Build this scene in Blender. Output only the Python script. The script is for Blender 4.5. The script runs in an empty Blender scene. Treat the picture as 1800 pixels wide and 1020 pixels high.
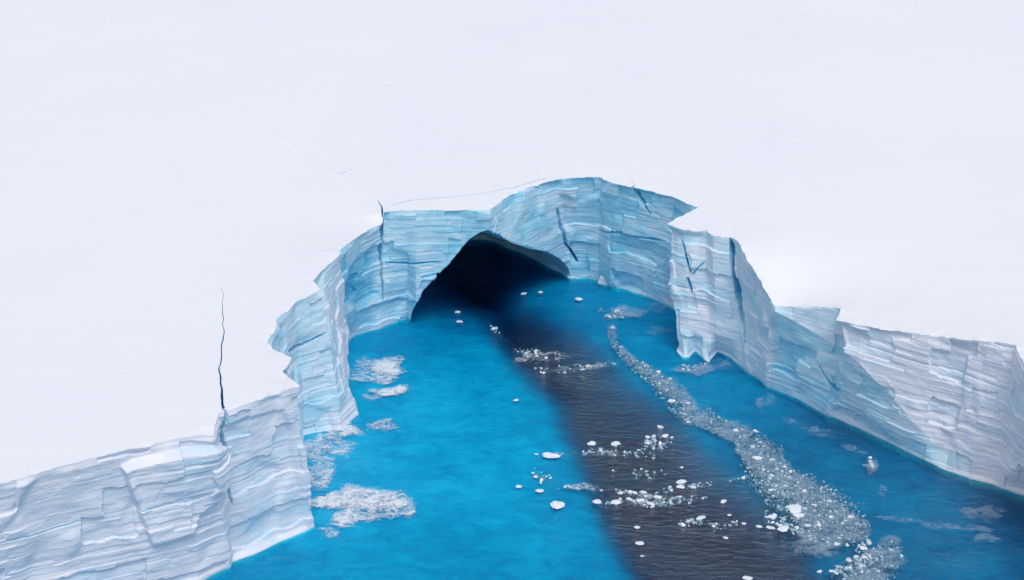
import bpy, math, random
import numpy as np
from mathutils import Vector
from mathutils.geometry import delaunay_2d_cdt

random.seed(7)
rng = np.random.default_rng(11)
sc = bpy.context.scene
COL = sc.collection

# ------------------------------------------------------------------ camera
CAM_H, PITCH, F, CX, CY = 150.0, math.radians(23.0), 2600.0, 900.0, 510.0
cd = bpy.data.cameras.new('camera')
cd.sensor_width = 36.0
cd.lens = 36.0 * F / 1800.0
cd.clip_start = 1.0
cd.clip_end = 20000.0
cam = bpy.data.objects.new('camera', cd)
cam.location = (0, 0, CAM_H)
cam.rotation_euler = (math.pi / 2 - PITCH, 0, 0)
COL.objects.link(cam)
sc.camera = cam

# ------------------------------------------------------------------ sky and sun (thin bright overcast)
SUN_EL, SUN_AZ = math.radians(58), math.radians(165)          # behind the camera and to its right
w = bpy.data.worlds.new('World')
sc.world = w
w.use_nodes = True
nt = w.node_tree
sky = nt.nodes.new('ShaderNodeTexSky')
sky.sky_type = 'NISHITA'
sky.sun_disc = False
sky.sun_elevation = SUN_EL
sky.sun_rotation = SUN_AZ
sky.air_density = 1.0
sky.dust_density = 2.0
sky.ozone_density = 1.0
hs = nt.nodes.new('ShaderNodeHueSaturation')
hs.inputs['Saturation'].default_value = 0.8
nt.links.new(sky.outputs[0], hs.inputs['Color'])
veil = nt.nodes.new('ShaderNodeMix')                          # thin even cloud deck over the sky
veil.data_type = 'RGBA'
veil.inputs[0].default_value = 0.6
veil.inputs[7].default_value = (4.9, 5.1, 5.6, 1)
nt.links.new(hs.outputs[0], veil.inputs[6])
nt.links.new(veil.outputs[2], nt.nodes['Background'].inputs[0])
nt.nodes['Background'].inputs[1].default_value = 0.15
sl = bpy.data.lights.new('sun', 'SUN')
sl.energy = 1.5
sl.angle = math.radians(25)
sl.color = (1.0, 0.965, 0.95)
sun = bpy.data.objects.new('sun', sl)
sd = Vector((math.sin(SUN_AZ) * math.cos(SUN_EL), math.cos(SUN_AZ) * math.cos(SUN_EL), math.sin(SUN_EL)))
sun.rotation_euler = sd.to_track_quat('Z', 'Y').to_euler()
sun.location = sd * 800
COL.objects.link(sun)
vs = sc.view_settings
vs.view_transform = 'Standard'
vs.look = 'None'
vs.gamma = 1.0
vs.exposure = -0.16
sc.render.engine = 'CYCLES'
sc.cycles.use_denoising = True
sc.cycles.max_bounces = 10
sc.cycles.diffuse_bounces = 7
sc.cycles.transparent_max_bounces = 12

# ------------------------------------------------------------------ survey helpers
FW = np.array([0, math.cos(PITCH), -math.sin(PITCH)])
UP = np.array([0, math.sin(PITCH), math.cos(PITCH)])
EYE = np.array([0, 0, CAM_H])


def ray(px, py):
    return FW + np.array([1.0, 0, 0]) * (px - CX) / F + UP * (CY - py) / F


def at(px, py, z=0.0):
    """survey point of known height"""
    d = ray(px, py)
    return EYE + d * (z - CAM_H) / d[2]


def onwall(px, py, A, B):
    """survey point on the upright wall through plan points A and B"""
    d = ray(px, py)
    n = np.array([-(B[1] - A[1]), B[0] - A[0], 0.0])
    return EYE + d * (np.dot(A - EYE, n) / np.dot(d, n))


def pix(P):
    q = P - EYE
    ww = q @ FW
    return CX + F * q[..., 0] / ww, CY - F * (q @ UP) / ww


def hash3(i, j, k, seed):
    h = (i.astype(np.int64) * 374761393 + j.astype(np.int64) * 668265263 + k.astype(np.int64) * 2147483647 + seed * 974634777)
    h = (h ^ (h >> 13)) * 1274126177
    h = h & 0xffffffff
    h = (h ^ (h >> 16)) * 2246822519 & 0xffffffff
    h = h ^ (h >> 15)
    return (h & 0xffffff) / float(0xffffff)


def vnoise(P, seed=0):
    """value noise in -1..1 of an (..., 3) array"""
    f = np.floor(P)
    t = P - f
    t = t * t * (3 - 2 * t)
    i, j, k = (f[..., a].astype(np.int64) for a in range(3))
    r = 0
    for a in (0, 1):
        for b in (0, 1):
            for c in (0, 1):
                ww = (t[..., 0] if a else 1 - t[..., 0]) * (t[..., 1] if b else 1 - t[..., 1]) * (t[..., 2] if c else 1 - t[..., 2])
                r = r + ww * hash3(i + a, j + b, k + c, seed)
    return r * 2 - 1


def fbm(P, octv=4, seed=0, gain=0.5):
    r, a, s = 0, 1.0, 0.0
    for o in range(octv):
        r = r + a * vnoise(P * (2.03 ** o) + 17.3 * o, seed + o)
        s += a
        a *= gain
    return r / s


def sstep(a, b, x):
    t = np.clip((x - a) / (b - a), 0, 1)
    return t * t * (3 - 2 * t)


def poly_dist(X, Y, pts):
    """distance to an open polyline and the fraction along it of the nearest point"""
    best = np.full(np.shape(X), 1e9)
    frac = np.zeros(np.shape(X))
    n = len(pts) - 1
    for i in range(n):
        ax, ay = pts[i][:2]
        bx, by = pts[i + 1][:2]
        dx, dy = bx - ax, by - ay
        t = np.clip(((X - ax) * dx + (Y - ay) * dy) / (dx * dx + dy * dy + 1e-9), 0, 1)
        d = np.hypot(X - ax - t * dx, Y - ay - t * dy)
        m = d < best
        best = np.where(m, d, best)
        frac = np.where(m, (i + t) / n, frac)
    return best, frac


def inside(X, Y, poly):
    r = np.zeros(np.shape(X), bool)
    n = len(poly)
    for i in range(n):
        x1, y1 = poly[i]
        x2, y2 = poly[(i + 1) % n]
        c = ((y1 > Y) != (y2 > Y)) & (X < (x2 - x1) * (Y - y1) / (y2 - y1 + 1e-12) + x1)
        r ^= c
    return r


def signed(X, Y, poly):
    """positive inside"""
    d, _ = poly_dist(X, Y, list(poly) + [poly[0]])
    return np.where(inside(X, Y, poly), d, -d)


def mesh(name, verts, faces, mat=None, parent=None, smooth=False, attrs=None):
    me = bpy.data.meshes.new(name)
    verts = np.asarray(verts, dtype=np.float32)
    if isinstance(faces, np.ndarray):
        nf, k = faces.shape
        me.vertices.add(len(verts))
        me.vertices.foreach_set('co', verts.ravel())
        me.loops.add(nf * k)
        me.loops.foreach_set('vertex_index', faces.astype(np.int32).ravel())
        me.polygons.add(nf)
        me.polygons.foreach_set('loop_start', np.arange(0, nf * k, k, dtype=np.int32))
        me.polygons.foreach_set('loop_total', np.full(nf, k, dtype=np.int32))
        me.update(calc_edges=True)
    else:
        me.from_pydata(verts.tolist(), [], [list(map(int, f)) for f in faces])
    me.validate()
    me.polygons.foreach_set('use_smooth', [smooth] * len(me.polygons))
    for k, v in (attrs or {}).items():
        a = me.attributes.new(k, 'FLOAT', 'POINT')
        a.data.foreach_set('value', np.asarray(v, dtype=np.float32).ravel())
    o = bpy.data.objects.new(name, me)
    COL.objects.link(o)
    if mat:
        me.materials.append(mat)
    if parent:
        o.parent = parent
    return o


def tag(o, label=None, cat=None, group=None, kind=None):
    for k, v in (('label', label), ('category', cat), ('group', group), ('kind', kind)):
        if v:
            o[k] = v
    return o


# ------------------------------------------------------------------ materials
def newmat(name):
    m = bpy.data.materials.new(name)
    m.use_nodes = True
    return m, m.node_tree, m.node_tree.nodes, m.node_tree.links


def noise_node(N, L, src, scale, detail=6, rough=0.55, stretch=None, dist=0.0):
    n = N.new('ShaderNodeTexNoise')
    n.inputs['Scale'].default_value = scale
    n.inputs['Detail'].default_value = detail
    n.inputs['Roughness'].default_value = rough
    n.inputs['Distortion'].default_value = dist
    if stretch:
        mp = N.new('ShaderNodeMapping')
        mp.inputs['Scale'].default_value = stretch[:3]
        if len(stretch) > 3:
            mp.inputs['Rotation'].default_value = (0, 0, stretch[3])
        L.new(src, mp.inputs[0])
        src = mp.outputs[0]
    L.new(src, n.inputs['Vector'])
    return n.outputs['Fac']


def ramp(N, L, src, stops):
    r = N.new('ShaderNodeValToRGB')
    e = r.color_ramp.elements
    while len(e) < len(stops):
        e.new(0.5)
    for el, (p, c) in zip(e, stops):
        el.position = p
        el.color = (c, c, c, 1) if isinstance(c, (int, float)) else (*c, 1)
    L.new(src, r.inputs[0])
    return r.outputs[0]


def math_node(N, L, op, a, b=None, clamp=False):
    m = N.new('ShaderNodeMath')
    m.operation = op
    m.use_clamp = clamp
    for i, v in enumerate((a, b)):
        if v is None:
            continue
        if isinstance(v, (int, float)):
            m.inputs[i].default_value = v
        else:
            L.new(v, m.inputs[i])
    return m.outputs[0]


def mix(N, L, fac, a, b, blend='MIX'):
    m = N.new('ShaderNodeMix')
    m.data_type = 'RGBA'
    m.blend_type = blend
    for sock, v in ((m.inputs[0], fac), (m.inputs[6], a), (m.inputs[7], b)):
        if isinstance(v, (int, float)):
            sock.default_value = v
        elif isinstance(v, tuple):
            sock.default_value = (*v, 1)
        else:
            L.new(v, sock)
    return m.outputs[2]


def make_ice():
    m, t, N, L = newmat('glacier_ice')
    b = N['Principled BSDF']
    pos = N.new('ShaderNodeNewGeometry').outputs['Position']
    at_ = N.new('ShaderNodeAttribute')
    at_.attribute_name = 'blue'
    layer = noise_node(N, L, pos, 1.0, 7, 0.6, (0.035, 0.035, 1.1), 0.15)
    fine = noise_node(N, L, pos, 1.0, 6, 0.65, (0.13, 0.13, 2.6), 0.1)
    patch = noise_node(N, L, pos, 0.16, 5, 0.6)
    v = math_node(N, L, 'ADD', at_.outputs['Fac'], math_node(N, L, 'MULTIPLY', math_node(N, L, 'SUBTRACT', layer, 0.5), 0.6))
    v = math_node(N, L, 'ADD', v, math_node(N, L, 'MULTIPLY', math_node(N, L, 'SUBTRACT', fine, 0.5), 0.38))
    v = math_node(N, L, 'ADD', v, math_node(N, L, 'MULTIPLY', math_node(N, L, 'SUBTRACT', patch, 0.5), 0.75))
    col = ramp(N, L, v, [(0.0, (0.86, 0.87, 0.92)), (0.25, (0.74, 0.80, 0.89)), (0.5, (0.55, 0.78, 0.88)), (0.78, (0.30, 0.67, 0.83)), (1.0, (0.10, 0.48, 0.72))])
    L.new(col, b.inputs['Base Color'])
    L.new(ramp(N, L, fine, [(0.3, 0.35), (0.7, 0.75)]), b.inputs['Roughness'])
    b.inputs['Specular IOR Level'].default_value = 0.3
    bp = N.new('ShaderNodeBump')
    bp.inputs['Strength'].default_value = 0.35
    bp.inputs['Distance'].default_value = 0.3
    L.new(fine, bp.inputs['Height'])
    L.new(bp.outputs[0], b.inputs['Normal'])
    return m


def make_snow():
    m, t, N, L = newmat('wind_packed_snow')
    b = N['Principled BSDF']
    pos = N.new('ShaderNodeNewGeometry').outputs['Position']
    big = noise_node(N, L, pos, 0.012, 4, 0.5, (1, 0.6, 1))
    sas = noise_node(N, L, pos, 1.0, 6, 0.6, (0.035, 0.22, 0.2, 0.25), 0.4)
    fine = noise_node(N, L, pos, 1.0, 5, 0.6, (0.35, 1.1, 1, 0.2))
    c = mix(N, L, ramp(N, L, big, [(0.35, 0.0), (0.65, 1.0)]), (0.83, 0.85, 0.895), (0.865, 0.88, 0.91))
    c = mix(N, L, ramp(N, L, sas, [(0.5, 0.0), (0.75, 0.5)]), c, (0.90, 0.905, 0.92))
    L.new(c, b.inputs['Base Color'])
    b.inputs['Roughness'].default_value = 0.75
    b.inputs['Specular IOR Level'].default_value = 0.15
    bp = N.new('ShaderNodeBump')
    bp.inputs['Strength'].default_value = 0.4
    bp.inputs['Distance'].default_value = 0.4
    h = math_node(N, L, 'ADD', sas, math_node(N, L, 'MULTIPLY', fine, 0.25))
    L.new(h, bp.inputs['Height'])
    L.new(bp.outputs[0], b.inputs['Normal'])
    return m


def make_water():
    m, t, N, L = newmat('clear_polar_water')
    N.remove(N['Principled BSDF'])
    out = N['Material Output']
    pos = N.new('ShaderNodeNewGeometry').outputs['Position']
    rip = noise_node(N, L, pos, 1.0, 6, 0.6, (0.35, 0.75, 1, 0.35), 0.5)
    swl = noise_node(N, L, pos, 1.0, 3, 0.5, (0.05, 0.11, 1, 0.45), 0.3)
    h = math_node(N, L, 'ADD', math_node(N, L, 'MULTIPLY', rip, 0.6), math_node(N, L, 'MULTIPLY', swl, 1.0))
    bp = N.new('ShaderNodeBump')
    bp.inputs['Strength'].default_value = 0.8
    bp.inputs['Distance'].default_value = 1.2
    L.new(h, bp.inputs['Height'])
    fr = N.new('ShaderNodeFresnel')
    fr.inputs['IOR'].default_value = 1.42
    L.new(bp.outputs[0], fr.inputs['Normal'])
    gl = N.new('ShaderNodeBsdfGlossy')
    gl.inputs['Roughness'].default_value = 0.12
    gl.inputs['Color'].default_value = (0.9, 0.9, 0.9, 1)
    L.new(bp.outputs[0], gl.inputs['Normal'])
    tr = N.new('ShaderNodeBsdfTransparent')
    mx = N.new('ShaderNodeMixShader')
    rf = N.new('ShaderNodeAttribute')                       # reflection strength painted by mask: raised over the channel, lowered elsewhere
    rf.attribute_name = 'reflect_gain'
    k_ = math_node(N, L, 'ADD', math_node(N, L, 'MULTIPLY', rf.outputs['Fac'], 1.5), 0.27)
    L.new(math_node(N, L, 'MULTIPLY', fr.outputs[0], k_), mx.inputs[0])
    L.new(tr.outputs[0], mx.inputs[1])
    L.new(gl.outputs[0], mx.inputs[2])
    L.new(mx.outputs[0], out.inputs['Surface'])
    va = N.new('ShaderNodeVolumeAbsorption')
    # absorption = density * (1 - colour)
    va.inputs['Color'].default_value = (0.0, 0.939, 0.958, 1)
    va.inputs['Density'].default_value = 3.0
    L.new(va.outputs[0], out.inputs['Volume'])
    return m


def make_foot():
    m, t, N, L = newmat('submerged_ice')
    b = N['Principled BSDF']
    pos = N.new('ShaderNodeNewGeometry').outputs['Position']
    n1 = noise_node(N, L, pos, 0.16, 9, 0.7, (1, 1.6, 1, 0.3), 0.8)  # ice mottling; its colour contrast also imitates streaks of rippled light
    L.new(mix(N, L, ramp(N, L, n1, [(0.3, 0.0), (0.7, 1.0)]), (0.26, 0.41, 0.72), (0.50, 0.72, 0.97)), b.inputs['Base Color'])
    b.inputs['Roughness'].default_value = 0.8
    b.inputs['Specular IOR Level'].default_value = 0.0
    return m


def make_floe():
    m, t, N, L = newmat('floe_ice')
    b = N['Principled BSDF']
    pos = N.new('ShaderNodeNewGeometry').outputs['Position']
    n1 = noise_node(N, L, pos, 1.2, 4, 0.6)
    L.new(mix(N, L, ramp(N, L, n1, [(0.35, 0.0), (0.65, 1.0)]), (0.72, 0.80, 0.86), (0.88, 0.89, 0.91)), b.inputs['Base Color'])
    b.inputs['Roughness'].default_value = 0.6
    return m


def make_brash():
    m, t, N, L = newmat('brash_chips')
    b = N['Principled BSDF']
    a = N.new('ShaderNodeAttribute')
    a.attribute_name = 'tone'
    L.new(ramp(N, L, a.outputs['Fac'], [(0.0, (0.10, 0.27, 0.39)), (0.45, (0.28, 0.43, 0.53)), (1.0, (0.88, 0.90, 0.92))]), b.inputs['Base Color'])
    b.inputs['Roughness'].default_value = 0.5
    return m


def make_foam(name='sea_foam_film', col=(0.84, 0.88, 0.91), amax=0.97, hi=0.72):
    m, t, N, L = newmat(name)
    b = N['Principled BSDF']
    b.inputs['Base Color'].default_value = (*col, 1)
    b.inputs['Roughness'].default_value = 0.8
    pos = N.new('ShaderNodeNewGeometry').outputs['Position']
    a = N.new('ShaderNodeAttribute')
    a.attribute_name = 'mask'
    n1 = noise_node(N, L, pos, 1.0, 10, 0.75, (0.30, 0.42, 1, 0.1), 1.0)
    n2 = noise_node(N, L, pos, 1.0, 6, 0.7, (1.5, 1.2, 1, 0.1), 1.5)
    v = math_node(N, L, 'ADD', math_node(N, L, 'MULTIPLY', n1, 0.6), math_node(N, L, 'MULTIPLY', n2, 0.4))
    v = math_node(N, L, 'MULTIPLY', math_node(N, L, 'SUBTRACT', v, 0.5), 3.0)
    v = math_node(N, L, 'ADD', v, math_node(N, L, 'SUBTRACT', math_node(N, L, 'MULTIPLY', a.outputs['Fac'], 0.8), 0.2))
    al = ramp(N, L, v, [(0.22, 0.0), (hi, amax)])
    L.new(al, b.inputs['Alpha'])
    return m


ICE, SNOW, WATER, FOOT, FLOE, BRASH, FOAM = make_ice(), make_snow(), make_water(), make_foot(), make_floe(), make_brash(), make_foam()
WISP = make_foam('thin_foam_film', (0.70, 0.78, 0.84), 0.5, 0.9)
SLUSH = make_foam('grey_slush_film', (0.46, 0.57, 0.66), 0.7, 0.95)

# ------------------------------------------------------------------ the iceberg's cliff, surveyed column by column
berg = bpy.data.objects.new('iceberg', None)
berg.location = (0, 0, 0)
COL.objects.link(berg)
tag(berg, 'huge flat-topped snow-covered iceberg with layered blue cliffs and a sea cave', 'iceberg')

TUN = np.array([-0.42, 1.0, 0.10])                  # the cave runs back and a little to the left
cols, seg = [], []                                  # control columns; name of the stretch that starts at each


def column(part, top, bot, zt=30.0, mid=None, lip=False, res=0.22, blue=0.3):
    T = at(*top, zt)
    B = bot if isinstance(bot, np.ndarray) else at(*bot, 0.0)
    M = mid if mid is not None else (T + B) / 2
    U = B + TUN * 1.6 if lip else B + np.array([0, 0, -5.0])
    cols.append((T, M, B, U))
    seg.append((part, res, blue))


def midat(top, zt, mpx, A, B, proud=0.6):
    P = onwall(*mpx, A, B)
    d = P - EYE
    return P - d / np.linalg.norm(d) * proud


# left outer wall
column('west_wall', (-900, 1090), (-850, 1420), res=3, blue=0.1)
column('west_wall', (-350, 938), (-320, 1205), res=1.2, blue=0.1)
column('west_wall', (-40, 862), (-22, 1120), blue=0.12)
column('west_wall', (100, 820), (114, 1082), blue=0.12)
column('west_wall', (190, 799), (203, 1060), blue=0.14)
column('west_wall', (290, 776), (300, 1040), blue=0.14)
column('west_wall', (340, 766), (352, 1026), blue=0.16)
column('west_wall', (374, 763), (372, 1012), blue=0.12)
# its end, then the cracked-off block
column('west_wall_end', (378, 758), (405, 996), blue=0.05)
column('split_block', (384, 726), (408, 988), blue=0.2)
column('split_block', (430, 711), (448, 974), blue=0.2)
column('split_block', (480, 693), (500, 950), blue=0.2)
column('split_block', (512, 682), (536, 935), blue=0.22)
column('split_block', (525, 678), (553, 926), blue=0.22)
# ragged gully wall back to the arch
column('gully_wall', (519, 671), (546, 905), blue=0.3)
column('gully_wall', (497, 652), (528, 880), blue=0.38)
column('gully_wall', (515, 629), (533, 855), blue=0.38)
column('gully_wall', (482, 613), (528, 836), blue=0.4)
column('gully_wall', (470, 600), (528, 826), blue=0.4)
column('gully_wall', (487, 577), (530, 800), blue=0.45)
column('gully_wall', (485, 562), (531, 788), blue=0.45)
column('gully_wall', (520, 531), (538, 766), blue=0.42)
column('gully_wall', (567, 509), (600, 753), blue=0.35)
column('gully_wall', (551, 492), (632, 728), blue=0.3)
column('gully_wall', (575, 466), (616, 690), blue=0.2)
column('gully_wall', (600, 446), (613, 640), blue=0.2)
column('arch_shoulder', (598, 440), (612, 602), zt=29.5, mid=at(592, 527, 16.5), blue=0.6)
column('arch_shoulder', (640, 407), (625, 590), zt=28.0, mid=at(634, 510, 14.0), blue=0.62)
column('arch_shoulder', (671, 394), (652, 581), zt=27.6, blue=0.6)
# slab that carries the left half of the arch
A0, A1 = at(676, 370, 30), at(860, 368, 30)
column('arch_slab', (675, 371), (668, 577), blue=0.52)
column('arch_slab', (700, 370), (692, 567), blue=0.52)
column('arch_slab', (722, 370), (716, 558), blue=0.52)
for tx, bx, by in ((735, 731, 537), (748, 745, 511), (768, 766, 487), (790, 789, 464), (812, 810, 440), (832, 829, 418), (846, 845, 408)):
    column('arch_slab', (tx, 369), onwall(bx, by, A0, A1), lip=True, blue=0.52)
column('arch_slab', (858, 368), onwall(857, 404, A0, A1), lip=True, blue=0.45)
# right half of the arch and the back wall of the bay
E0, E1 = at(858, 368, 30), at(1003, 490, 0)
for tx, ty, bx, by, bl in ((880, 352, 876, 413, .5), (903, 340, 900, 427, .58), (935, 328, 932, 437, .6), (960, 321, 962, 443, .6), (975, 317, 984, 456, .55), (990, 314, 999, 473, .45)):
    column('bay_wall', (tx, ty), onwall(bx, by, E0, E1), lip=True, blue=bl)
column('bay_wall', (1004, 313), (1006, 490), blue=0.52)
column('bay_wall', (1030, 311), (1030, 489), blue=0.55)
column('bay_wall', (1055, 312), (1052, 492), blue=0.55)
column('bay_wall', (1078, 322), (1078, 504), blue=0.58)
column('bay_wall', (1110, 328), (1108, 514), blue=0.6)
column('bay_wall', (1150, 337), (1135, 521), blue=0.6)
column('bay_wall', (1180, 345), (1160, 530), blue=0.6)
column('bay_wall', (1212, 359), (1195, 548), blue=0.55)
column('bay_wall', (1226, 365), (1205, 562), blue=0.5)
# the pillar
column('pillar', (1214, 371), (1196, 588), blue=0.4)
PB0, PB1 = at(1190, 617, 0), at(1305, 645, 0)


def pmid(top, u):
    T = at(*top, 30.0)
    return T + 0.8 * (PB0 * (1 - u) + PB1 * u - T)


column('pillar', (1172, 393), (1190, 618), blue=0.3, mid=pmid((1172, 393), 0))
column('pillar', (1185, 399), (1200, 628), mid=pmid((1185, 399), 0.087), blue=0.33)
column('pillar', (1200, 403), (1212, 629), mid=pmid((1200, 403), 0.191), blue=0.33)
column('pillar', (1215, 404), (1222, 618), mid=pmid((1215, 404), 0.278), blue=0.33)
column('pillar', (1228, 404), (1236, 631), mid=pmid((1228, 404), 0.400), blue=0.33)
column('pillar', (1241, 405), (1247, 638), mid=pmid((1241, 405), 0.496), blue=0.33)
column('pillar', (1252, 414), (1262, 620), mid=pmid((1252, 414), 0.626), blue=0.34)
column('pillar', (1270, 416), (1282, 628), mid=pmid((1270, 416), 0.800), blue=0.34)
column('pillar', (1290, 418), (1305, 646), mid=pmid((1290, 418), 1.000), blue=0.34)
column('pillar', (1298, 424), (1318, 656), blue=0.3)
column('pillar', (1312, 452), (1330, 662), zt=29.0, blue=0.3)
column('pillar', (1336, 492), (1338, 668), zt=26.2, blue=0.32)
column('pillar', (1350, 520), (1344, 674), zt=24.0, blue=0.34)
# right outer wall: an upright upper face over an undercut foot
G = [((1362, 537), (1352, 681), 22.5, (1363, 548), .35), ((1392, 537), (1376, 690), 23.0, (1394, 562), .38), ((1424, 538), (1402, 702), 24.0, (1426, 583), .38),
     ((1479, 541), (1450, 728), 25.5, (1480, 614), .36), ((1471, 561), (1456, 731), 25.5, (1484, 620), .30), ((1500, 568), (1482, 742), 25.8, (1510, 640), .25),
     ((1600, 585), (1570, 782), 26.8, (1586, 720), .16), ((1700, 597), (1660, 826), 28.2, (1665, 802), .12), ((1750, 600), (1706, 843), 29.2, None, .1),
     ((1786, 606), (1744, 852), 29.8, None, .08), ((1801, 642), (1770, 862), 29.9, None, .1), ((1845, 715), (1815, 880), 29.0, None, .2)]
for i, (tp, bt, zt, mp, bl) in enumerate(G):
    if mp:
        a_, b_ = at(*G[0][0], G[0][2]), at(*G[7][0], G[7][2])
        dirn = b_ - a_
        T = at(*tp, zt)
        column('east_wall', tp, bt, zt, mid=midat(tp, zt, mp, T, T + dirn, 0.9), blue=bl)
    else:
        column('east_wall', tp, bt, zt, blue=bl)
column('east_wall', (1990, 830), (1960, 985), zt=28, res=1.2, blue=.2)
column('east_wall', (2500, 1000), (2450, 1260), zt=30, res=3, blue=.2)

C = np.array(cols)                                   # (n, 4, 3)
n = len(C)
R1, R2, R3 = 80, 80, 10                              # rows top-mid, mid-foot, below the water
fine, fblue, fpart = [], [], []
for i in range(n - 1):
    part, res, bl = seg[i]
    L_ = max(np.linalg.norm(C[i + 1, k] - C[i, k]) for k in range(3))
    m_ = max(2, int(math.ceil(L_ / res)))
    for s in range(m_):
        t = s / m_
        fine.append(C[i] * (1 - t) + C[i + 1] * t)
        fblue.append(bl * (1 - t) + seg[i + 1][2] * t)
        fpart.append(part)
fine.append(C[-1])
fblue.append(seg[-1][2])
fpart.append(seg[-1][0])
fine, fblue = np.array(fine), np.array(fblue)
rows = []
for r in range(R1):
    rows.append(fine[:, 0] * (1 - r / R1) + fine[:, 1] * (r / R1))
for r in range(R2):
    rows.append(fine[:, 1] * (1 - r / R2) + fine[:, 2] * (r / R2))
for r in range(R3 + 1):
    rows.append(fine[:, 2] * (1 - r / R3) + fine[:, 3] * (r / R3))
Gd = np.stack(rows, 1)                               # (cols, rows, 3)
nc, nr = Gd.shape[:2]
RB = R1 + R2                                         # row of the waterline / lip


def blur(A, k, axis):
    P = np.concatenate([np.repeat(np.take(A, [0], axis), k, axis), A, np.repeat(np.take(A, [-1], axis), k, axis)], axis)
    cs = np.cumsum(P, axis)
    z = np.zeros_like(np.take(cs, [0], axis))
    cs = np.concatenate([z, cs], axis)
    a = np.take(cs, range(2 * k + 1, cs.shape[axis]), axis) - np.take(cs, range(0, cs.shape[axis] - 2 * k - 1), axis)
    return a / (2 * k + 1)


Nn = np.cross(np.gradient(Gd, axis=1), np.gradient(Gd, axis=0))
Nn /= np.linalg.norm(Nn, axis=-1, keepdims=True) + 1e-9
Nn = blur(blur(Nn, 5, 0), 5, 1)
Nn /= np.linalg.norm(Nn, axis=-1, keepdims=True) + 1e-9
PX, PY = pix(Gd)

rr = np.arange(nr)[None, :]
fade = sstep(0, 7, rr) * (1 - 0.6 * sstep(RB - 6, RB, rr))
# strata: ledges that follow gently warped levels
warp = 0.9 * fbm(Gd * [0.045, 0.045, 0.03], 3, 3)
lvl = Gd[..., 2] + warp + 0.03 * Gd[..., 0]
z0 = np.zeros_like(lvl)
s1 = vnoise(np.stack([lvl * 0.75, z0 + 3.1, Gd[..., 0] * 0.03], -1), 21)
s2 = vnoise(np.stack([lvl * 2.1, Gd[..., 1] * 0.05, Gd[..., 0] * 0.06], -1), 22)
mod = 0.5 + 0.5 * fbm(Gd * 0.09, 3, 31)
big = fbm(Gd * [0.09, 0.09, 0.05], 3, 41)
q = fbm(Gd * [0.12, 0.12, 0.22], 3, 51)
steps = np.floor(q * 4.0) / 4.0
micro = fbm(Gd * [0.5, 0.5, 1.1], 4, 61)
# fracture facets: each cell of the face is a plane with its own tilt
ucoord = np.concatenate([[0], np.cumsum(np.linalg.norm(np.diff(Gd[:, R1], axis=0), axis=1))])
fr_rng = np.random.default_rng(5)
facet = np.zeros((nc, nr))
cu, cz = [], []
uu = 0.0
while uu < ucoord[-1]:
    for zc in np.arange(2, 31, 8.0):
        cu.append(uu + fr_rng.uniform(-4, 4))
        cz.append(zc + fr_rng.uniform(-4, 4))
    uu += 8.5
cu, cz = np.array(cu), np.array(cz)
co, ct, cz_t = fr_rng.uniform(-.45, .45, len(cu)), fr_rng.normal(0, .10, len(cu)), fr_rng.normal(0, .07, len(cu))
for c0 in range(0, nc, 200):
    U = ucoord[c0:c0 + 200]
    sel = np.where((cu > U[0] - 25) & (cu < U[-1] + 25))[0]
    jit = 1.2 * vnoise(Gd[c0:c0 + 200] * 0.35, 77)
    du = U[:, None, None] + jit[..., None] - cu[sel]
    dz = Gd[c0:c0 + 200, :, 2][..., None] + jit[..., None] - cz[sel]
    d2_ = du ** 2 + 1.3 * dz ** 2
    wt = np.exp(-(d2_ - d2_.min(-1, keepdims=True)) / 9.0)
    pl = co[sel] + ct[sel] * (U[:, None, None] - cu[sel]) + cz_t[sel] * (Gd[c0:c0 + 200, :, 2][..., None] - cz[sel])
    facet[c0:c0 + 200] = (wt * pl).sum(-1) / wt.sum(-1)
# broken layers: every stratum is snapped into blocks that stand a little in or out
th_ = np.cumsum(fr_rng.uniform(0.35, 1.9, 120)) - 30
lay = np.searchsorted(th_, lvl.ravel()).reshape(lvl.shape)
blen = fr_rng.uniform(2.5, 13, 200)
uj = ucoord[:, None] + 1.0 * vnoise(Gd * 0.5, 78)
bi = np.floor((uj + lay * 37.7) / blen[lay])
hb = hash3(lay, bi, np.zeros_like(lay), 9) * 2 - 1
hl = hash3(lay, np.zeros_like(lay), np.zeros_like(lay), 10) * 2 - 1
rough_ = sstep(-0.25, 0.35, fbm(Gd * 0.07, 3, 79))
strat = (0.15 * hb + 0.10 * hl) * (0.2 + 0.8 * rough_)
# bigger slabs spalled off along the joints
lay2 = np.searchsorted(np.arange(-10, 40, 5.3), (lvl + 1.2 * fbm(Gd * 0.2, 2, 80)).ravel()).reshape(lvl.shape)
bi2 = np.floor((ucoord[:, None] + 0.8 * vnoise(Gd * 0.4, 81) + lay2 * 5.1) / 9.0)
hb2 = hash3(lay2, bi2, np.zeros_like(lay2), 12)
spall = np.where(hb2 > 0.62, -0.75 * hb2, 0.0)
disp = 0.12 * s2 * mod + 0.55 * big + 0.10 * micro + 0.8 * facet + strat + spall
disp *= fade
# raised slab on the left wall and its lower step
slab = [(218, 822), (300, 797), (384, 786), (390, 872), (352, 898), (338, 930), (300, 944), (268, 950), (240, 880)]
sd_ = signed(PX, PY, slab)
west = np.array([p.startswith('west') for p in fpart])[:, None]
disp += np.where(west, 2.3 * sstep(-7, 1, sd_) * (1 - 0.3 * sstep(0, 3, PY - (893 - (PX - 245) * 0.27))), 0)
# scooped face on the split block
scoop = [(392, 752), (440, 735), (500, 722), (516, 760), (520, 800), (545, 930), (410, 985)]
blk = np.array([p == 'split_block' for p in fpart])[:, None]
disp -= np.where(blk, 0.9 * sstep(-4, 6, signed(PX, PY, scoop)), 0)
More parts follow.
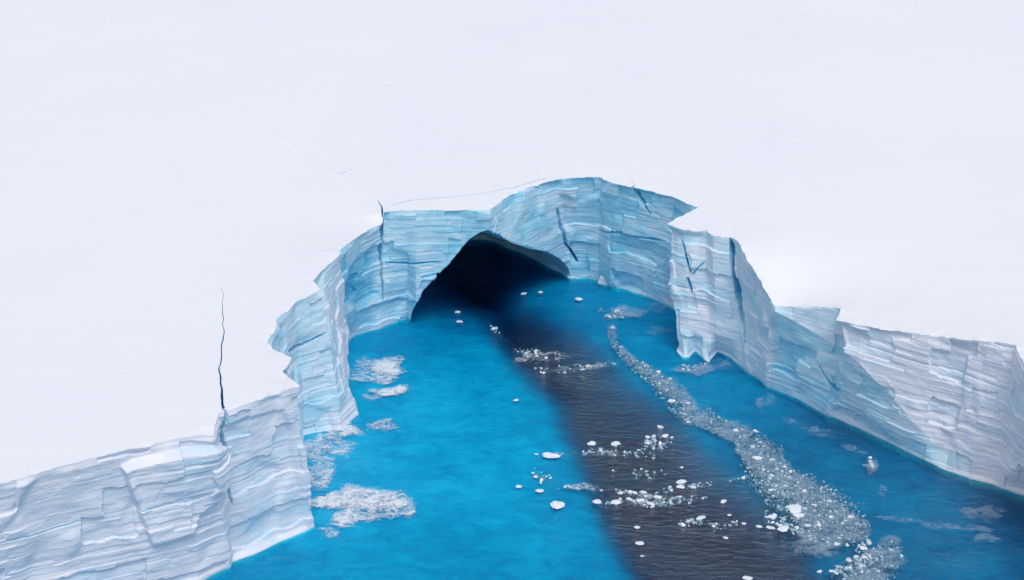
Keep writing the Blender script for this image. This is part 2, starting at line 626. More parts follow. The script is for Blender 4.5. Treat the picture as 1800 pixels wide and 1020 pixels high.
# recessed blue panel in the arch shoulder
pan = [(612, 470), (664, 428), (668, 520), (636, 545), (608, 540), (598, 520)]
sh = np.array([p == 'arch_shoulder' for p in fpart])[:, None]
panel = np.where(sh, sstep(-3, 10, signed(PX, PY, pan)), 0)
disp -= 0.9 * panel
# cracks: narrow deep clefts
CR = [([(397, 720), (396, 765), (402, 800), (406, 840), (411, 890)], 4.2, 2.4), ([(672, 398), (673, 440), (672, 480), (674, 528)], 2.6, 2.0),
      ([(678, 462), (720, 463), (774, 462)], 2.4, 0.7), ([(1112, 329), (1122, 348), (1142, 376)], 4.0, 2.4),
      ([(982, 368), (988, 400), (996, 430), (1016, 464)], 4.2, 2.2), ([(1196, 425), (1207, 460), (1214, 480)], 3.2, 1.5),
      ([(1207, 490), (1211, 500), (1215, 517)], 5.0, 1.6), ([(1284, 419), (1288, 470), (1294, 520), (1303, 560), (1309, 602)], 4.4, 2.6),
      ([(506, 618), (535, 606), (570, 586)], 4.0, 1.2), ([(1440, 645), (1455, 670), (1470, 692)], 3.0, 1.0),
      ([(1050, 405), (1100, 413), (1168, 424)], 2.5, 0.7), ([(245, 893), (320, 872), (378, 857)], 2.2, 0.4), ([(740, 488), (775, 482)], 3, .6),
      ([(0, 952), (80, 935), (150, 915)], 2.2, .35), ([(1240, 460), (1228, 470), (1216, 486)], 2.5, .7)]
crack_m = np.zeros_like(disp)
for pts, wd, dp in CR:
    d_, fr_ = poly_dist(PX, PY, pts)
    wig = wd * (0.75 + 0.35 * vnoise(np.stack([PX * 0.08, PY * 0.08, z0], -1), 71))
    taper = sstep(-0.02, 0.12, fr_) * (1 - 0.75 * sstep(0.8, 1.02, fr_))
    cm_ = np.clip(1 - d_ / (wig * (0.45 + 0.55 * taper)), 0, 1) ** 0.6
    crack_m = np.maximum(crack_m, cm_)
    disp -= dp * cm_
D3 = Nn * disp[..., None]
V = Gd + D3
# crumbly rim
rim = 0.35 * fbm(Gd[:, 0] * 0.5, 4, 81) + 0.25 * np.floor(2.2 * vnoise(Gd[:, 0] * 0.33, 84)) / 2.2
V[:, :, 2] += (-np.abs(rim)[:, None]) * np.clip(1 - rr / 8.0, 0, 1)
V[:, :, :2] += (Nn[:, :1, :2] * (0.6 * fbm(Gd[:, 0] * 0.35, 4, 83))[:, None, None]) * np.clip(1 - rr / 10.0, 0, 1)[..., None]

BLUE = fblue[:, None] + 0.08 * s2 + 0.06 * hb + 0.05 * hl + 0.10 * big + 0.30 * panel + 0.55 * crack_m + 0.10 * (spall < -0.1)
# the undercut foot of the right wall is coloured bluer
east = np.array([p == 'east_wall' for p in fpart])[:, None]
BLUE = BLUE + np.where(east, 0.26 * sstep(R1 - 1, R1 + 3, rr) * (1 - sstep(1640, 1760, PX)), 0)
# rotten pale ice along the waterline
pale = sstep(0, 1, (rr - (RB - 22)) / 20.0) * (0.6 + 0.5 * micro)
BLUE = BLUE - 0.22 * np.where(east, pale * 0.8, pale)

lipm = np.array([fine[i, 3, 2] > fine[i, 2, 2] - 1 for i in range(nc)])[:, None]
BLUE = np.where(lipm & (rr > RB - 14), np.maximum(BLUE, 0.35 + 0.5 * sstep(RB - 14, RB, rr)), BLUE)
LAB = {'west_wall': 'left outer cliff of pale layered ice with a raised slab', 'west_wall_end': 'narrow bright end face of the left outer cliff',
       'split_block': 'pale cliff block right of the long crack', 'gully_wall': 'ragged stepped ice wall beside the pale turquoise water',
       'arch_shoulder': 'blue ice panel left of the upright crack', 'arch_slab': 'flat layered ice slab forming the left half of the arch',
       'bay_wall': 'blue layered back wall right of the cave', 'pillar': 'upright pale ice pillar with dark cracks', 'east_wall': 'right outer cliff with a darker undercut foot'}
order = []
for p in fpart:
    if p not in order:
        order.append(p)
for p in order:
    ids = [i for i in range(nc) if fpart[i] == p]
    a, b = ids[0], min(ids[-1] + 1, nc - 1)
    v = V[a:b + 1].reshape(-1, 3)
    k = b - a + 1
    ii = np.arange(k * nr).reshape(k, nr)
    q4 = np.stack([ii[:-1, :-1], ii[:-1, 1:], ii[1:, 1:], ii[1:, :-1]], -1).reshape(-1, 4)
    o = mesh('cliff_face', v, q4, ICE, berg, False, {'blue': BLUE[a:b + 1]})
    o['label'] = LAB[p]

# ------------------------------------------------------------------ the cave behind the arch
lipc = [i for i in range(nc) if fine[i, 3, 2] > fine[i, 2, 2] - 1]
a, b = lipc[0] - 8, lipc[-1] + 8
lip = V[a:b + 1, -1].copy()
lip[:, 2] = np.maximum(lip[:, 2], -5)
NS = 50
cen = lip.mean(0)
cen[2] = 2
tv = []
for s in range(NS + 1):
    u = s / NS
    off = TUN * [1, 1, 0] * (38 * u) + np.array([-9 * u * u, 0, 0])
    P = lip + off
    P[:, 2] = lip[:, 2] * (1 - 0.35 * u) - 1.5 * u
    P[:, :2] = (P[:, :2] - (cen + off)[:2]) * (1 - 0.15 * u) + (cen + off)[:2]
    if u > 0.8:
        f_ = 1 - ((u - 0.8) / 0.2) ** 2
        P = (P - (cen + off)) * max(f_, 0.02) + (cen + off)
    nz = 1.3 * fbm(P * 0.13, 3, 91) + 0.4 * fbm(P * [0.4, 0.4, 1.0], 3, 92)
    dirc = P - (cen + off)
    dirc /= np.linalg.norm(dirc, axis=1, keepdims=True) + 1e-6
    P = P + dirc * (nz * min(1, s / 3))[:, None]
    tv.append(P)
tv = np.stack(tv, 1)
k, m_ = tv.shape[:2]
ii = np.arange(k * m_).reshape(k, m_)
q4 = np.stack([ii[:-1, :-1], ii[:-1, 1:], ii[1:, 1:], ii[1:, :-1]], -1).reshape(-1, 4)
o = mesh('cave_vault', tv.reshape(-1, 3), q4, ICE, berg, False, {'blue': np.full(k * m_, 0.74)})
o['label'] = 'dark blue vault of the sea cave'

# ------------------------------------------------------------------ snow plateau
edge = V[:, 0].copy()
edge[:, :2] = V[:, 0, :2]
left_far = np.array([-2600.0, edge[0, 1] - 200, 30])
right_far = np.array([2600.0, edge[-1, 1] - 200, 30])
ring = [tuple(p[:2]) for p in edge] + [(right_far[0], right_far[1]), (2600, 4200), (-2600, 4200), (left_far[0], left_far[1])]


def slit(pts, widths):
    P = np.array([at(*p, 30.0)[:2] for p in pts])
    # densify with a wander
    t = np.linspace(0, len(P) - 1, 10 * (len(P) - 1) + 1)
    X = np.interp(t, range(len(P)), P[:, 0])
    Y = np.interp(t, range(len(P)), P[:, 1])
    W = np.interp(t, range(len(P)), widths)
    T = np.stack([np.gradient(X), np.gradient(Y)], 1)
    T /= np.linalg.norm(T, axis=1, keepdims=True)
    Nr = np.stack([-T[:, 1], T[:, 0]], 1)
    q = np.stack([X, Y, 0 * X], 1)
    wob = 0.35 * vnoise(q * 0.35, 5) + 0.5 * vnoise(q * 0.08, 6)
    cen_ = np.stack([X, Y], 1) + Nr * wob[:, None]
    W = W * (0.75 + 0.5 * np.abs(vnoise(q * 0.5, 8)))
    return cen_ + Nr * W[:, None], cen_ - Nr * W[:, None], W


SL = [slit([(388, 505), (390, 560), (391, 600), (388, 650), (390, 690), (395, 717)], [.03, .07, .12, .14, .2, .3]),
      slit([(684, 361), (720, 352), (760, 348), (840, 340), (900, 328), (958, 313)], [.10, .16, .10, .12, .10, .12]),
      slit([(588, 308), (604, 303), (620, 297)], [.08, .13, .05]),
      slit([(662, 349), (668, 360), (672, 374)], [.06, .22, .30]),
      slit([(1110, 318), (1112, 324)], [.1, .2])]
verts2 = [Vector(p) for p in ring]
edges2 = [(i, (i + 1) % len(ring)) for i in range(len(ring))]
for l_, r_, _ in SL:
    hole = [tuple(p) for p in l_] + [tuple(p) for p in r_[::-1]]
    b0 = len(verts2)
    verts2 += [Vector(p) for p in hole]
    edges2 += [(b0 + i, b0 + (i + 1) % len(hole)) for i in range(len(hole))]
gx, gy = np.meshgrid(np.arange(-260, 280, 4.0), np.arange(190, 720, 4.0))
gp = np.stack([gx.ravel(), gy.ravel()], 1) + rng.uniform(-1.2, 1.2, (gx.size, 2))
poly = np.array(ring)
ok = inside(gp[:, 0], gp[:, 1], [tuple(p[:2]) for p in edge[::6]] + [tuple(p) for p in poly[-4:]])
gp = gp[ok]
es = edge[::6]
dmin = np.min(np.hypot(gp[:, None, 0] - es[None, :, 0], gp[:, None, 1] - es[None, :, 1]), 1)
gp = gp[dmin > 2.5]
cx_, cy_ = np.meshgrid(np.arange(-2500, 2501, 125.0), np.arange(800, 4101, 150.0))
verts2 += [Vector(p) for p in gp] + [Vector(p) for p in np.stack([cx_.ravel(), cy_.ravel()], 1)]
vo, eo, fo, _, _, _ = delaunay_2d_cdt(verts2, edges2, [], 4, 1e-5)
sv = np.array([(p.x, p.y) for p in vo])
fo = [tuple(f) for f in fo]
fc = np.array([sv[list(f)].mean(0) for f in fo])
gone = np.zeros(len(fo), bool)
for l_, r_, _ in SL:                                 # open the crevasses
    gone |= inside(fc[:, 0], fc[:, 1], [tuple(p) for p in l_] + [tuple(p) for p in r_[::-1]])
fo = [f for f, g_ in zip(fo, gone) if not g_]
zs = np.zeros(len(sv))
eb = edge[::2]
for c0 in range(0, len(sv), 2000):
    q = sv[c0:c0 + 2000]
    d2 = (q[:, None, 0] - eb[None, :, 0]) ** 2 + (q[:, None, 1] - eb[None, :, 1]) ** 2
    ww = 1 / (d2 + 0.05) ** 2
    dm = np.sqrt(d2.min(1))
    ze = (ww * (eb[None, :, 2] - 30)).sum(1) / ww.sum(1)
    und = 0.9 * fbm(np.stack([q[:, 0] / 60, q[:, 1] / 45, 0 * q[:, 0]], 1), 3, 95) * (1 - np.exp(-dm / 18))
    zs[c0:c0 + 2000] = 30 + ze * np.exp(-(dm / 28) ** 2) + und
# the rim vertices keep the cliff's own heights
near = {}
for p in edge:
    near[(round(p[0], 3), round(p[1], 3))] = p[2]
for i, p in enumerate(sv):
    zz = near.get((round(p[0], 3), round(p[1], 3)))
    if zz is not None:
        zs[i] = zz
o = mesh('snow_cap', np.column_stack([sv, zs]), fo, SNOW, berg, True)
o['label'] = 'flat white wind-packed snow plateau'


def snow_z(P):
    d2 = (P[:, None, 0] - sv[None, :, 0]) ** 2 + (P[:, None, 1] - sv[None, :, 1]) ** 2
    j = np.argsort(d2, 1)[:, :3]
    ww = 1 / (np.take_along_axis(d2, j, 1) + 0.01)
    return (zs[j] * ww).sum(1) / ww.sum(1)


for l_, r_, W in SL:
    k = len(l_)
    zl, zr = snow_z(l_), snow_z(r_)
    dep = 1.0 + 14 * W
    mid_ = (l_ + r_) / 2
    vv = np.concatenate([np.column_stack([l_, zl]), np.column_stack([mid_, (zl + zr) / 2 - dep]), np.column_stack([r_, zr])])
    ff = []
    for i in range(k - 1):
        ff += [(i, i + 1, k + i + 1, k + i), (k + i, k + i + 1, 2 * k + i + 1, 2 * k + i)]
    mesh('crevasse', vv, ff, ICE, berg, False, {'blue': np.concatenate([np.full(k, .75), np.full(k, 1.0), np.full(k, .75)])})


def ridge(pts, wid, hgt):
    P = np.array([at(*p, 30.0)[:2] for p in pts])
    t = np.linspace(0, len(P) - 1, 24 * (len(P) - 1) + 1)
    X, Y = np.interp(t, range(len(P)), P[:, 0]), np.interp(t, range(len(P)), P[:, 1])
    T = np.stack([np.gradient(X), np.gradient(Y)], 1)
    T /= np.linalg.norm(T, axis=1, keepdims=True)
    Nr = np.stack([-T[:, 1], T[:, 0]], 1)
    q = np.stack([X, Y, 0 * X], 1)
    wob = 0.9 * fbm(q * 0.1, 2, 15)
    c_ = np.stack([X, Y], 1) + Nr * wob[:, None]
    env = np.sin(np.linspace(0.02, math.pi - 0.02, len(X))) ** 0.6 * (0.55 + 0.45 * vnoise(q * 0.2, 16))
    prof = [(-1, -.12), (-.55, .35), (-.1, 1), (.25, .85), (1, -.12)]
    vv = []
    for u, h in prof:
        p2 = c_ + Nr * (u * wid * (0.6 + 0.4 * env))[:, None]
        vv.append(np.column_stack([p2, snow_z(p2) + h * hgt * env - 0.02]))
    k = len(X)
    vv = np.concatenate(vv)
    ff = [(r * k + i, r * k + i + 1, (r + 1) * k + i + 1, (r + 1) * k + i) for r in range(4) for i in range(k - 1)]
    mesh('snow_ridge', vv, ff, SNOW, berg, True)


ridge([(425, 195), (520, 262), (600, 312), (658, 347)], 1.6, 0.7)
ridge([(255, 215), (300, 280), (330, 345)], 1.1, 0.4)

# ------------------------------------------------------------------ ice foot under the water
CH_L = [(770, 470), (830, 535), (872, 580), (920, 632), (960, 672), (992, 700), (1002, 760), (1034, 830), (1060, 880), (1075, 935), (1110, 1000), (1160, 1100), (1260, 1300)]
CH_R = [(1560, 1300), (1480, 1100), (1425, 1000), (1405, 950), (1368, 925), (1352, 880), (1300, 845), (1230, 800), (1165, 730), (1125, 690), (1085, 655), (1040, 620), (985, 575), (935, 530), (900, 480), (860, 450), (800, 450)]
CHAN = CH_L + CH_R
DEP = [(800, 830, 1.15), (640, 800, .75), (640, 640, 1.0), (750, 700, 1.0), (850, 640, 1.7), (720, 580, 2.2), (900, 760, 1.3), (980, 950, 1.7), (700, 960, 1.9), (500, 1000, 2.4), (850, 1010, 2.3), (1050, 1000, 2.4),
       (950, 520, 3.2), (1020, 560, 2.6), (1100, 540, 2.0), (1150, 600, 1.9), (1060, 590, 2.4), (1130, 640, 2.3), (1250, 680, 2.4), (1330, 720, 2.9), (1200, 740, 2.8), (1290, 820, 3.0), (1340, 900, 4.2), (1420, 950, 4.6),
       (1450, 800, 3.4), (1500, 770, 4.0), (1600, 880, 3.6), (1700, 900, 4.2), (1780, 900, 4.6), (1550, 980, 3.8), (1700, 1000, 4.0), (1900, 1000, 5), (820, 480, 6), (900, 460, 6), (1000, 500, 2.6), (1400, 730, 3.6), (560, 800, .6), (560, 900, .9), (1180, 560, 1.8), (300, 1100, 3)]
fx, fy = np.meshgrid(np.arange(-120, 150, 1.2), np.arange(150, 470, 1.2), indexing='ij')
FP = np.stack([fx, fy, 0 * fx], -1)
fpx, fpy = pix(FP)
num, den = 0, 0
for x_, y_, d_ in DEP:
    ww = 1 / (((fpx - x_) ** 2 + (1.6 * (fpy - y_)) ** 2) + 900) ** 1.5
    num = num + ww * d_
    den = den + ww
dep = num / den
wob = 26 * fbm(FP * 0.06, 4, 101)
sdc = signed(fpx, fpy, CHAN) + wob
dep = 0.47 * dep * (1 + 0.32 * fbm(FP * [0.07, 0.06, 0], 4, 102)) + 0.16 * fbm(FP * [0.2, 0.2, 0], 3, 103)
dep = np.maximum(dep, 0.3) + 5.2 * sstep(-38, 70, sdc) ** 1.5
# the floor dips away under the cave
k, m_ = fx.shape
ii = np.arange(k * m_).reshape(k, m_)
q4 = np.stack([ii[:-1, :-1], ii[1:, :-1], ii[1:, 1:], ii[:-1, 1:]], -1).reshape(-1, 4)
o = mesh('submerged_foot', np.stack([fx, fy, -dep], -1).reshape(-1, 3), q4, FOOT, berg, True)
o['label'] = 'shallow ice foot glowing turquoise through the water'

# ------------------------------------------------------------------ sea
wx0, wx1, wy0, wy1, wz = -3000, 3000, -600, 4000, -45
xs_ = np.concatenate([[wx0], np.arange(-130, 170, 1.5), [wx1]])
ys_ = np.concatenate([[wy0], np.arange(140, 480, 1.5), [wy1]])
WX, WY = np.meshgrid(xs_, ys_, indexing='ij')
WP = np.stack([WX, WY, 0 * WX], -1)
wpx_, wpy_ = pix(WP)
refl_gain = sstep(-30, 30, signed(wpx_, wpy_, CHAN) + 22 * fbm(WP * 0.05, 3, 105))
refl_gain = np.maximum(refl_gain, 0.2 * sstep(1150, 1350, wpx_) * sstep(640, 760, wpy_))
refl_gain *= 0.12 + 0.88 * sstep(520, 680, wpy_)           # reflection dimmed by hand toward the arch
refl_gain[0] = refl_gain[-1] = 1
refl_gain[:, 0] = refl_gain[:, -1] = 1
kx, ky = WX.shape
ii = np.arange(kx * ky).reshape(kx, ky)
topf = np.stack([ii[:-1, :-1], ii[1:, :-1], ii[1:, 1:], ii[:-1, 1:]], -1).reshape(-1, 4)
botf = topf[:, ::-1] + kx * ky
rim_ = np.concatenate([ii[:, 0], ii[-1, 1:], ii[-2::-1, -1], ii[0, -2:0:-1]])
r2_ = np.roll(rim_, -1)
side = np.stack([rim_, rim_ + kx * ky, r2_ + kx * ky, r2_], -1)
o = mesh('water', np.concatenate([WP.reshape(-1, 3), (WP + [0, 0, wz]).reshape(-1, 3)]), np.concatenate([topf, botf, side]), WATER, attrs={'reflect_gain': np.concatenate([refl_gain.ravel(), refl_gain.ravel()])})
tag(o, 'clear turquoise to deep blue sea water in the bay', 'water', kind='structure')

# ------------------------------------------------------------------ brash ice: drifting belt and loose crumbs
belt = [(1072, 575, 4), (1080, 605, 6), (1105, 632, 10), (1150, 662, 17), (1185, 695, 24), (1215, 722, 26), (1262, 748, 18), (1312, 768, 22), (1340, 800, 34), (1345, 832, 32), (1400, 868, 48), (1435, 890, 52), (1470, 918, 44), (1505, 935, 22)]
belt2 = [(1560, 950, 16), (1555, 985, 26), (1530, 1015, 34), (1500, 1050, 40)]
crumbs = [[(915, 618, 6), (950, 622, 16), (985, 628, 12)], [(950, 650, 10), (1000, 650, 9), (1040, 645, 6), (1080, 637, 6)], [(1000, 800, 6), (1040, 792, 10), (1090, 797, 5), (1125, 793, 4)],
          [(985, 858, 4), (1020, 855, 6), (1080, 862, 4), (1140, 870, 6), (1180, 858, 7), (1260, 850, 5), (1310, 838, 4)], [(1060, 885, 4), (1110, 880, 9), (1140, 884, 12), (1200, 880, 10), (1240, 872, 6)],
          [(1190, 920, 8), (1230, 918, 9), (1270, 925, 9), (1300, 920, 5)], [(1350, 905, 12), (1390, 930, 9), (1440, 950, 7), (1520, 955, 10), (1515, 985, 14), (1470, 1010, 16)],
          [(1060, 548, 12), (1100, 550, 12)], [(1165, 640, 5), (1215, 648, 7), (1240, 640, 5)], [(860, 565, 5), (880, 590, 5), (905, 618, 5)], [(1120, 800, 25), (1170, 770, 15)], [(1090, 840, 20), (1160, 835, 14)],
          [(950, 830, 14), (960, 845, 10)], [(1525, 805, 5), (1532, 820, 11)]]


def scatter(path, dens, smin, smax):
    P = np.array(path, float)
    out_ = []
    for i in range(len(P) - 1):
        a_, b_ = P[i], P[i + 1]
        L_ = math.hypot(b_[0] - a_[0], b_[1] - a_[1])
        cnt = int(dens * L_ * (a_[2] + b_[2]))
        t = rng.random(cnt)
        c_ = a_[None, :2] * (1 - t[:, None]) + b_[None, :2] * t[:, None]
        wd = a_[2] * (1 - t) + b_[2] * t
        r = np.sqrt(rng.random(cnt)) * wd
        an = rng.random(cnt) * 2 * math.pi
        pts = c_ + np.stack([1.25 * r * np.cos(an), 0.8 * r * np.sin(an)], 1)
        s = smin + (smax - smin) * rng.random(cnt) ** 3.2
        out_.append(np.column_stack([pts, s]))
    return np.concatenate(out_)


chips = [scatter(belt, 0.13, .09, .34), scatter(belt, 0.17, .05, .16), scatter(belt, 0.006, .3, .7), scatter(belt2, 0.06, .09, .4), scatter(belt2, 0.08, .05, .16)] + [scatter(c, 0.085, .08, .6) for c in crumbs]
chips += [scatter(c, 0.05, .06, .3) for c in ([(560, 880, 16), (640, 888, 24), (700, 900, 20)], [(650, 648, 14), (690, 642, 14)], [(655, 692, 8), (690, 685, 9)], [(560, 800, 20), (600, 755, 16), (690, 746, 10)], [(560, 850, 10), (565, 820, 10)])]
chips = np.concatenate(chips)
G3 = np.array([at(x, y, 0) for x, y, _ in chips])
# drift into clots and leave open leads
cl = fbm(G3 * [0.22, 0.16, 0], 3, 111)
keep = cl > -0.48 + 0.55 * rng.random(len(G3))
G3, sz = G3[keep], chips[keep, 2]
M_ = len(G3)
ang = np.arange(6) * math.pi / 3
va, fa = [], []
r0 = 0.65 + 0.7 * rng.random((M_, 6))
rot = rng.random(M_) * 6.28
asp = 0.55 + 0.45 * rng.random(M_)
bx_ = r0 * np.cos(ang + 0)[None] * sz[:, None]
by_ = r0 * np.sin(ang)[None] * (sz * asp)[:, None]
X6 = bx_ * np.cos(rot)[:, None] - by_ * np.sin(rot)[:, None]
Y6 = bx_ * np.sin(rot)[:, None] + by_ * np.cos(rot)[:, None]
hz = sz * (0.06 + 0.2 * rng.random(M_)) + 0.03
tx_, ty_ = rng.normal(0, .14, M_), rng.normal(0, .14, M_)
bot_ = np.stack([G3[:, :1] + X6, G3[:, 1:2] + Y6, np.full((M_, 6), -0.12)], -1)
topz = hz[:, None] + X6 * tx_[:, None] + Y6 * ty_[:, None]
top_ = np.stack([G3[:, :1] + X6 * .78, G3[:, 1:2] + Y6 * .78, np.maximum(topz, .02)], -1)
allv = np.concatenate([bot_, top_], 1).reshape(-1, 3)
base_ = np.arange(M_) * 12
tri = []
for i in range(6):
    j = (i + 1) % 6
    tri += [(i, j, 6 + j), (i, 6 + j, 6 + i)]
for i in range(1, 5):
    tri.append((6, 6 + i, 6 + i + 1))
tri = np.array(tri)
fac = (base_[:, None, None] + tri[None]).reshape(-1, 3)
tone = np.clip(0.05 + 0.75 * rng.random(M_) ** 1.6 + 0.45 * (sz - 0.14) / 0.4, 0, 1)
o = mesh('brash_ice', allv, fac, BRASH, attrs={'tone': np.repeat(tone, 12)})
tag(o, 'drifting belt of white and grey brash ice crumbs on the blue water', 'brash ice', kind='stuff')


# slush and foam film lying on the water
def foam_patch(name, label, blobs, step=0.5, mat=None):
    xs = np.concatenate([[b[0] - 1.6 * b[2], b[0] + 1.6 * b[2]] for b in blobs])
    ys = np.concatenate([[b[1] - 1.6 * b[3], b[1] + 1.6 * b[3]] for b in blobs])
    c4 = np.array([at(x, y, 0) for x in (xs.min(), xs.max()) for y in (ys.min(), ys.max())])
    gx_, gy_ = np.meshgrid(np.arange(c4[:, 0].min(), c4[:, 0].max(), step), np.arange(c4[:, 1].min(), c4[:, 1].max(), step), indexing='ij')
    P = np.stack([gx_, gy_, np.full_like(gx_, 0.02)], -1)
    px_, py_ = pix(P)
    mk = np.zeros_like(px_)
    for b in blobs:
        th = b[5] if len(b) > 5 else 0.0
        ux, uy = (px_ - b[0]), (py_ - b[1])
        u = (ux * math.cos(th) + uy * math.sin(th)) / b[2]
        v_ = (-ux * math.sin(th) + uy * math.cos(th)) / b[3]
        u = u + 1.0 * fbm(P * [0.14, 0.10, 0], 4, 131)
        v_ = v_ + 1.2 * fbm(P * [0.14, 0.10, 0], 4, 132)
        mk = np.maximum(mk, b[4] * np.clip(1.25 - 0.75 * (u * u + v_ * v_), 0, 1))
    kk, mm = px_.shape
    ii_ = np.arange(kk * mm).reshape(kk, mm)
    q_ = np.stack([ii_[:-1, :-1], ii_[1:, :-1], ii_[1:, 1:], ii_[:-1, 1:]], -1).reshape(-1, 4)
    keepf = mk.ravel()[q_].max(1) > 0.05
    q_ = q_[keepf]
    used = np.unique(q_)
    rm = np.full(kk * mm, -1)
    rm[used] = np.arange(len(used))
    o_ = mesh(name, P.reshape(-1, 3)[used], rm[q_], mat or FOAM, attrs={'mask': mk.ravel()[used]})
    tag(o_, label, 'foam', kind='stuff')


foam_patch('sea_foam', 'white foam fan spreading from the foot of the split left block', [(585, 880, 55, 18, 1.15), (630, 885, 75, 28, 1.0), (620, 915, 60, 18, .95), (690, 900, 32, 26, .75), (575, 935, 28, 12, .7)])
foam_patch('sea_foam', 'oval foam patch below the blue arch shoulder', [(685, 641, 36, 16, 1.1), (660, 655, 40, 14, .8), (640, 640, 26, 18, .7)])
foam_patch('sea_foam', 'small oval foam patch halfway along the ragged gully wall', [(682, 685, 34, 11, 1.05), (650, 700, 24, 8, .65)])
foam_patch('sea_foam', 'slush trailing from the pale tip of the gully wall', [(600, 752, 44, 14, 1.0), (580, 785, 42, 24, .78), (690, 746, 36, 12, .72), (560, 830, 22, 34, .85)])
foam_patch('sea_foam', 'slush film under the drifting brash belt', [(x, y, 1.25 * r, 0.95 * r, .92) for x, y, r in belt + belt2] + [((belt[i][0] + belt[i + 1][0]) / 2, (belt[i][1] + belt[i + 1][1]) / 2, .65 * (belt[i][2] + belt[i + 1][2]), .5 * (belt[i][2] + belt[i + 1][2]), .92) for i in range(len(belt) - 1)], mat=SLUSH)
foam_patch('sea_foam', 'slush patch in front of the blue bay wall', [(1090, 549, 40, 13, .95), (1150, 540, 40, 12, .7), (1075, 590, 12, 24, .75), (1160, 585, 28, 10, .6)], mat=WISP)
foam_patch('sea_foam', 'slush lying against the foot of the pillar', [(1215, 645, 50, 10, .95), (1270, 640, 30, 12, .7)], mat=WISP)
foam_patch('sea_foam', 'slush streak crossing the head of the dark channel', [(955, 626, 42, 14, .62), (1020, 645, 60, 8, .55, -.12)])
foam_patch('sea_foam', 'thin slush streaks trailing across the dark channel', [(1020, 855, 40, 6, .72), (1110, 866, 90, 6, .55, .1), (1130, 884, 40, 9, .58), (1050, 795, 60, 7, .5)])
foam_patch('sea_foam', 'faint foam wisps off the undercut right cliff', [(1340, 710, 24, 14, .72), (1420, 752, 50, 10, .66, .3), (1530, 818, 14, 14, .95), (1505, 790, 24, 8, .62, .4), (1600, 912, 70, 6, .72, .05), (1680, 925, 60, 6, .7, .1), (1720, 905, 40, 14, .75), (1550, 870, 12, 24, .66), (1725, 945, 30, 8, .7)], mat=WISP)

# ------------------------------------------------------------------ floes one can tell apart
FLOES = [
    (968, 801, 30, 'largest white floe at the left edge of the dark channel, long and slanted'),
    (981, 888, 28, 'big rounded white floe on turquoise water, lowest of those left of the channel'),
    (911, 856, 11, 'small floe on turquoise water farthest left of the channel, left of the domed one'),
    (948, 863, 13, 'domed floe on turquoise water just right of the farthest-left one'),
    (943, 799, 8, 'tiny floe just left of the largest slanted floe'),
    (937, 832, 7, 'tiny floe on turquoise water below the largest slanted floe'),
    (907, 704, 10, 'lone small floe on turquoise water left of the channel head'),
    (1041, 780, 16, 'white floe in the dark channel, left one of the upper pair'),
    (1083, 781, 17, 'white floe in the dark channel, right one of the upper pair'),
    (1139, 769, 11, 'small floe at the right edge of the dark channel, left of a wider one'),
    (1169, 767, 14, 'wide floe at the right edge of the dark channel, below a smaller floe'),
    (1161, 751, 12, 'small floe at the right edge of the dark channel, highest of three'),
    (1198, 847, 18, 'bright floe in mid-channel, upper of two that nearly touch'),
    (1197, 856, 15, 'thin floe in mid-channel, lower of two that nearly touch'),
    (1131, 866, 14, 'floe in mid-channel at the end of the upper slush streak'),
    (1157, 874, 13, 'floe in mid-channel just below and right of the upper slush streak'),
    (1050, 882, 17, 'floe at the left edge of the dark channel beside the big rounded floe'),
    (1083, 883, 16, 'floe in the lower slush streak, second from the left channel edge'),
    (1126, 880, 16, 'left floe of the tight cluster in the lower slush streak'),
    (1143, 886, 15, 'right floe of the tight cluster in the lower slush streak'),
    (1234, 910, 14, 'rounded floe alone in the lower dark channel'),
    (1272, 882, 13, 'slanted floe between the channel middle and the wide brash belt'),
    (1282, 906, 9, 'small floe right of the rounded lone floe in the lower channel'),
    (1308, 921, 8, 'tiny floe nearing the lower left edge of the brash belt'),
    (1334, 926, 12, 'flat floe just left of the wide lower brash belt'),
    (1120, 927, 10, 'small floe at the left channel edge below the slush streaks'),
    (1124, 956, 13, 'floe at the left channel edge, upper of the lowest two'),
    (1129, 978, 8, 'tiny floe at the left channel edge, lower of the lowest two'),
    (1276, 946, 9, 'small floe in the lower channel beneath the rounded lone floe'),
    (1198, 822, 7, 'tiny floe on the dark channel above the pair that nearly touch'),
    (1313, 1017, 17, 'wide floe cut by the bottom edge of the picture'),
    (1398, 895, 29, 'largest floe inside the wide lower brash belt'),
    (1404, 906, 20, 'floe inside the brash belt just under its largest floe'),
    (1376, 931, 21, 'long floe on the lower rim of the wide brash belt'),
    (1354, 928, 14, 'chunky floe on the lower left rim of the brash belt'),
    (1358, 909, 14, 'floe on the left rim of the wide brash belt'),
    (1355, 862, 9, 'small floe off the left rim of the belt where it widens'),
    (1331, 806, 16, 'bright flat floe in the narrow middle of the brash belt'),
    (1180, 705, 14, 'floe on the left rim of the upper brash belt'),
    (1209, 709, 9, 'small floe inside the upper brash belt'),
    (1518, 964, 12, 'lone flat floe in the gap below the brash belt'),
    (1441, 1005, 10, 'small floe near the bottom edge, left one of two'),
    (1462, 1004, 10, 'small floe near the bottom edge, right one of two'),
    (1519, 980, 11, 'upright floe left of the last brash patch at the bottom right'),
    (921, 517, 12, 'slanted floe in front of the cave mouth'),
    (950, 514, 9, 'small flat floe in front of the cave mouth, right of the slanted one'),
    (1017, 526, 13, 'flat floe between the cave mouth and the blue bay wall'),
    (804, 549, 10, 'small floe in the cave shadow, upper of two'),
    (808, 566, 11, 'small floe in the cave shadow, lower of two'),
]


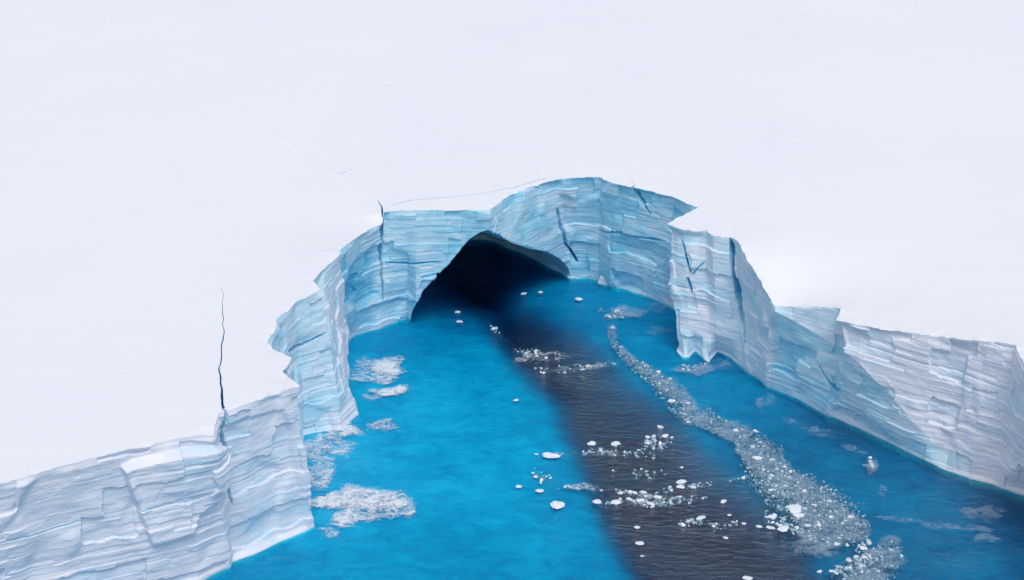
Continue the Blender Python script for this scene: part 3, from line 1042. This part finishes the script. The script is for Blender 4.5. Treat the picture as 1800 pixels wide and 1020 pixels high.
def chunk(name, px, py, wpx, label=None, squash=0.22, seed=0, zoff=0.0, stretch=1.0, mat=FLOE, blue=None):
    c = at(px, py, 0)
    dist = np.linalg.norm(c - EYE)
    R_ = wpx * dist / F / 2
    nu, nv = 10, 7
    r_ = np.random.default_rng(seed)
    th = np.linspace(0, 2 * math.pi, nu, endpoint=False)
    ph = np.linspace(0.0, math.pi, nv)
    vv, ff = [], []
    for j, p in enumerate(ph):
        for t in th:
            vv.append((math.sin(p) * math.cos(t), math.sin(p) * math.sin(t), math.cos(p)))
    vv = np.array(vv)
    nz = fbm(vv * 1.3 + r_.random(3) * 50, 3, 200 + seed)
    vv = vv * (1 + 0.75 * nz)[:, None]
    # flattened, facetted top
    vv[:, 2] = np.where(vv[:, 2] > .55, .55 + .25 * (vv[:, 2] - .55), vv[:, 2])
    rot_ = r_.random() * 6.28 if name == 'ice_floe' else 0
    asp_ = 0.55 + 0.35 * r_.random()
    x = vv[:, 0] * R_
    y = vv[:, 1] * R_ * asp_
    rot_ = (r_.random() - .5) * 1.0
    X = x * math.cos(rot_) - y * math.sin(rot_)
    Y = x * math.sin(rot_) + y * math.cos(rot_)
    Z = vv[:, 2] * R_ * squash * 1.4 * stretch + 0.05 + zoff
    for j in range(nv - 1):
        for i in range(nu):
            a_, b_ = j * nu + i, j * nu + (i + 1) % nu
            ff.append((a_, a_ + nu, b_ + nu, b_))
    o_ = mesh(name, np.column_stack([X, Y, Z]), ff, mat, attrs={'blue': np.full(len(X), blue)} if blue is not None else None)
    o_.location = c
    return o_


for i, (px, py, wpx, lab) in enumerate(FLOES):
    o = chunk('ice_floe', px, py, wpx, seed=i + 1)
    tag(o, lab, 'ice floe', 'ice floes drifting in the bay')
BITS = [(1070, 497, 36, 1.9, 'pale rounded ice lump grounded at the foot of the blue bay wall'), (1156, 520, 26, 3.0, 'tall pale ice stump standing in the water left of the pillar')]
for i, (px, py, wpx, st, lab) in enumerate(BITS):
    o = chunk('ice_lump', px, py, wpx, squash=.45, seed=90 + i, stretch=st, mat=ICE, blue=.3)
    tag(o, lab, 'ice lump')

# a few snow blocks left along the cracked rim
for i, (px, py, wpx) in enumerate([(942, 294, 8), (950, 300, 9), (962, 306, 8), (1112, 322, 6), (1281, 398, 6), (608, 300, 6)]):
    P_ = at(px, py, 30.0)
    o = chunk('snow_block', px, py, wpx, squash=.5, seed=150 + i, mat=SNOW)
    o.location = (P_[0], P_[1], float(snow_z(P_[None, :2])[0]))
    o.parent = berg
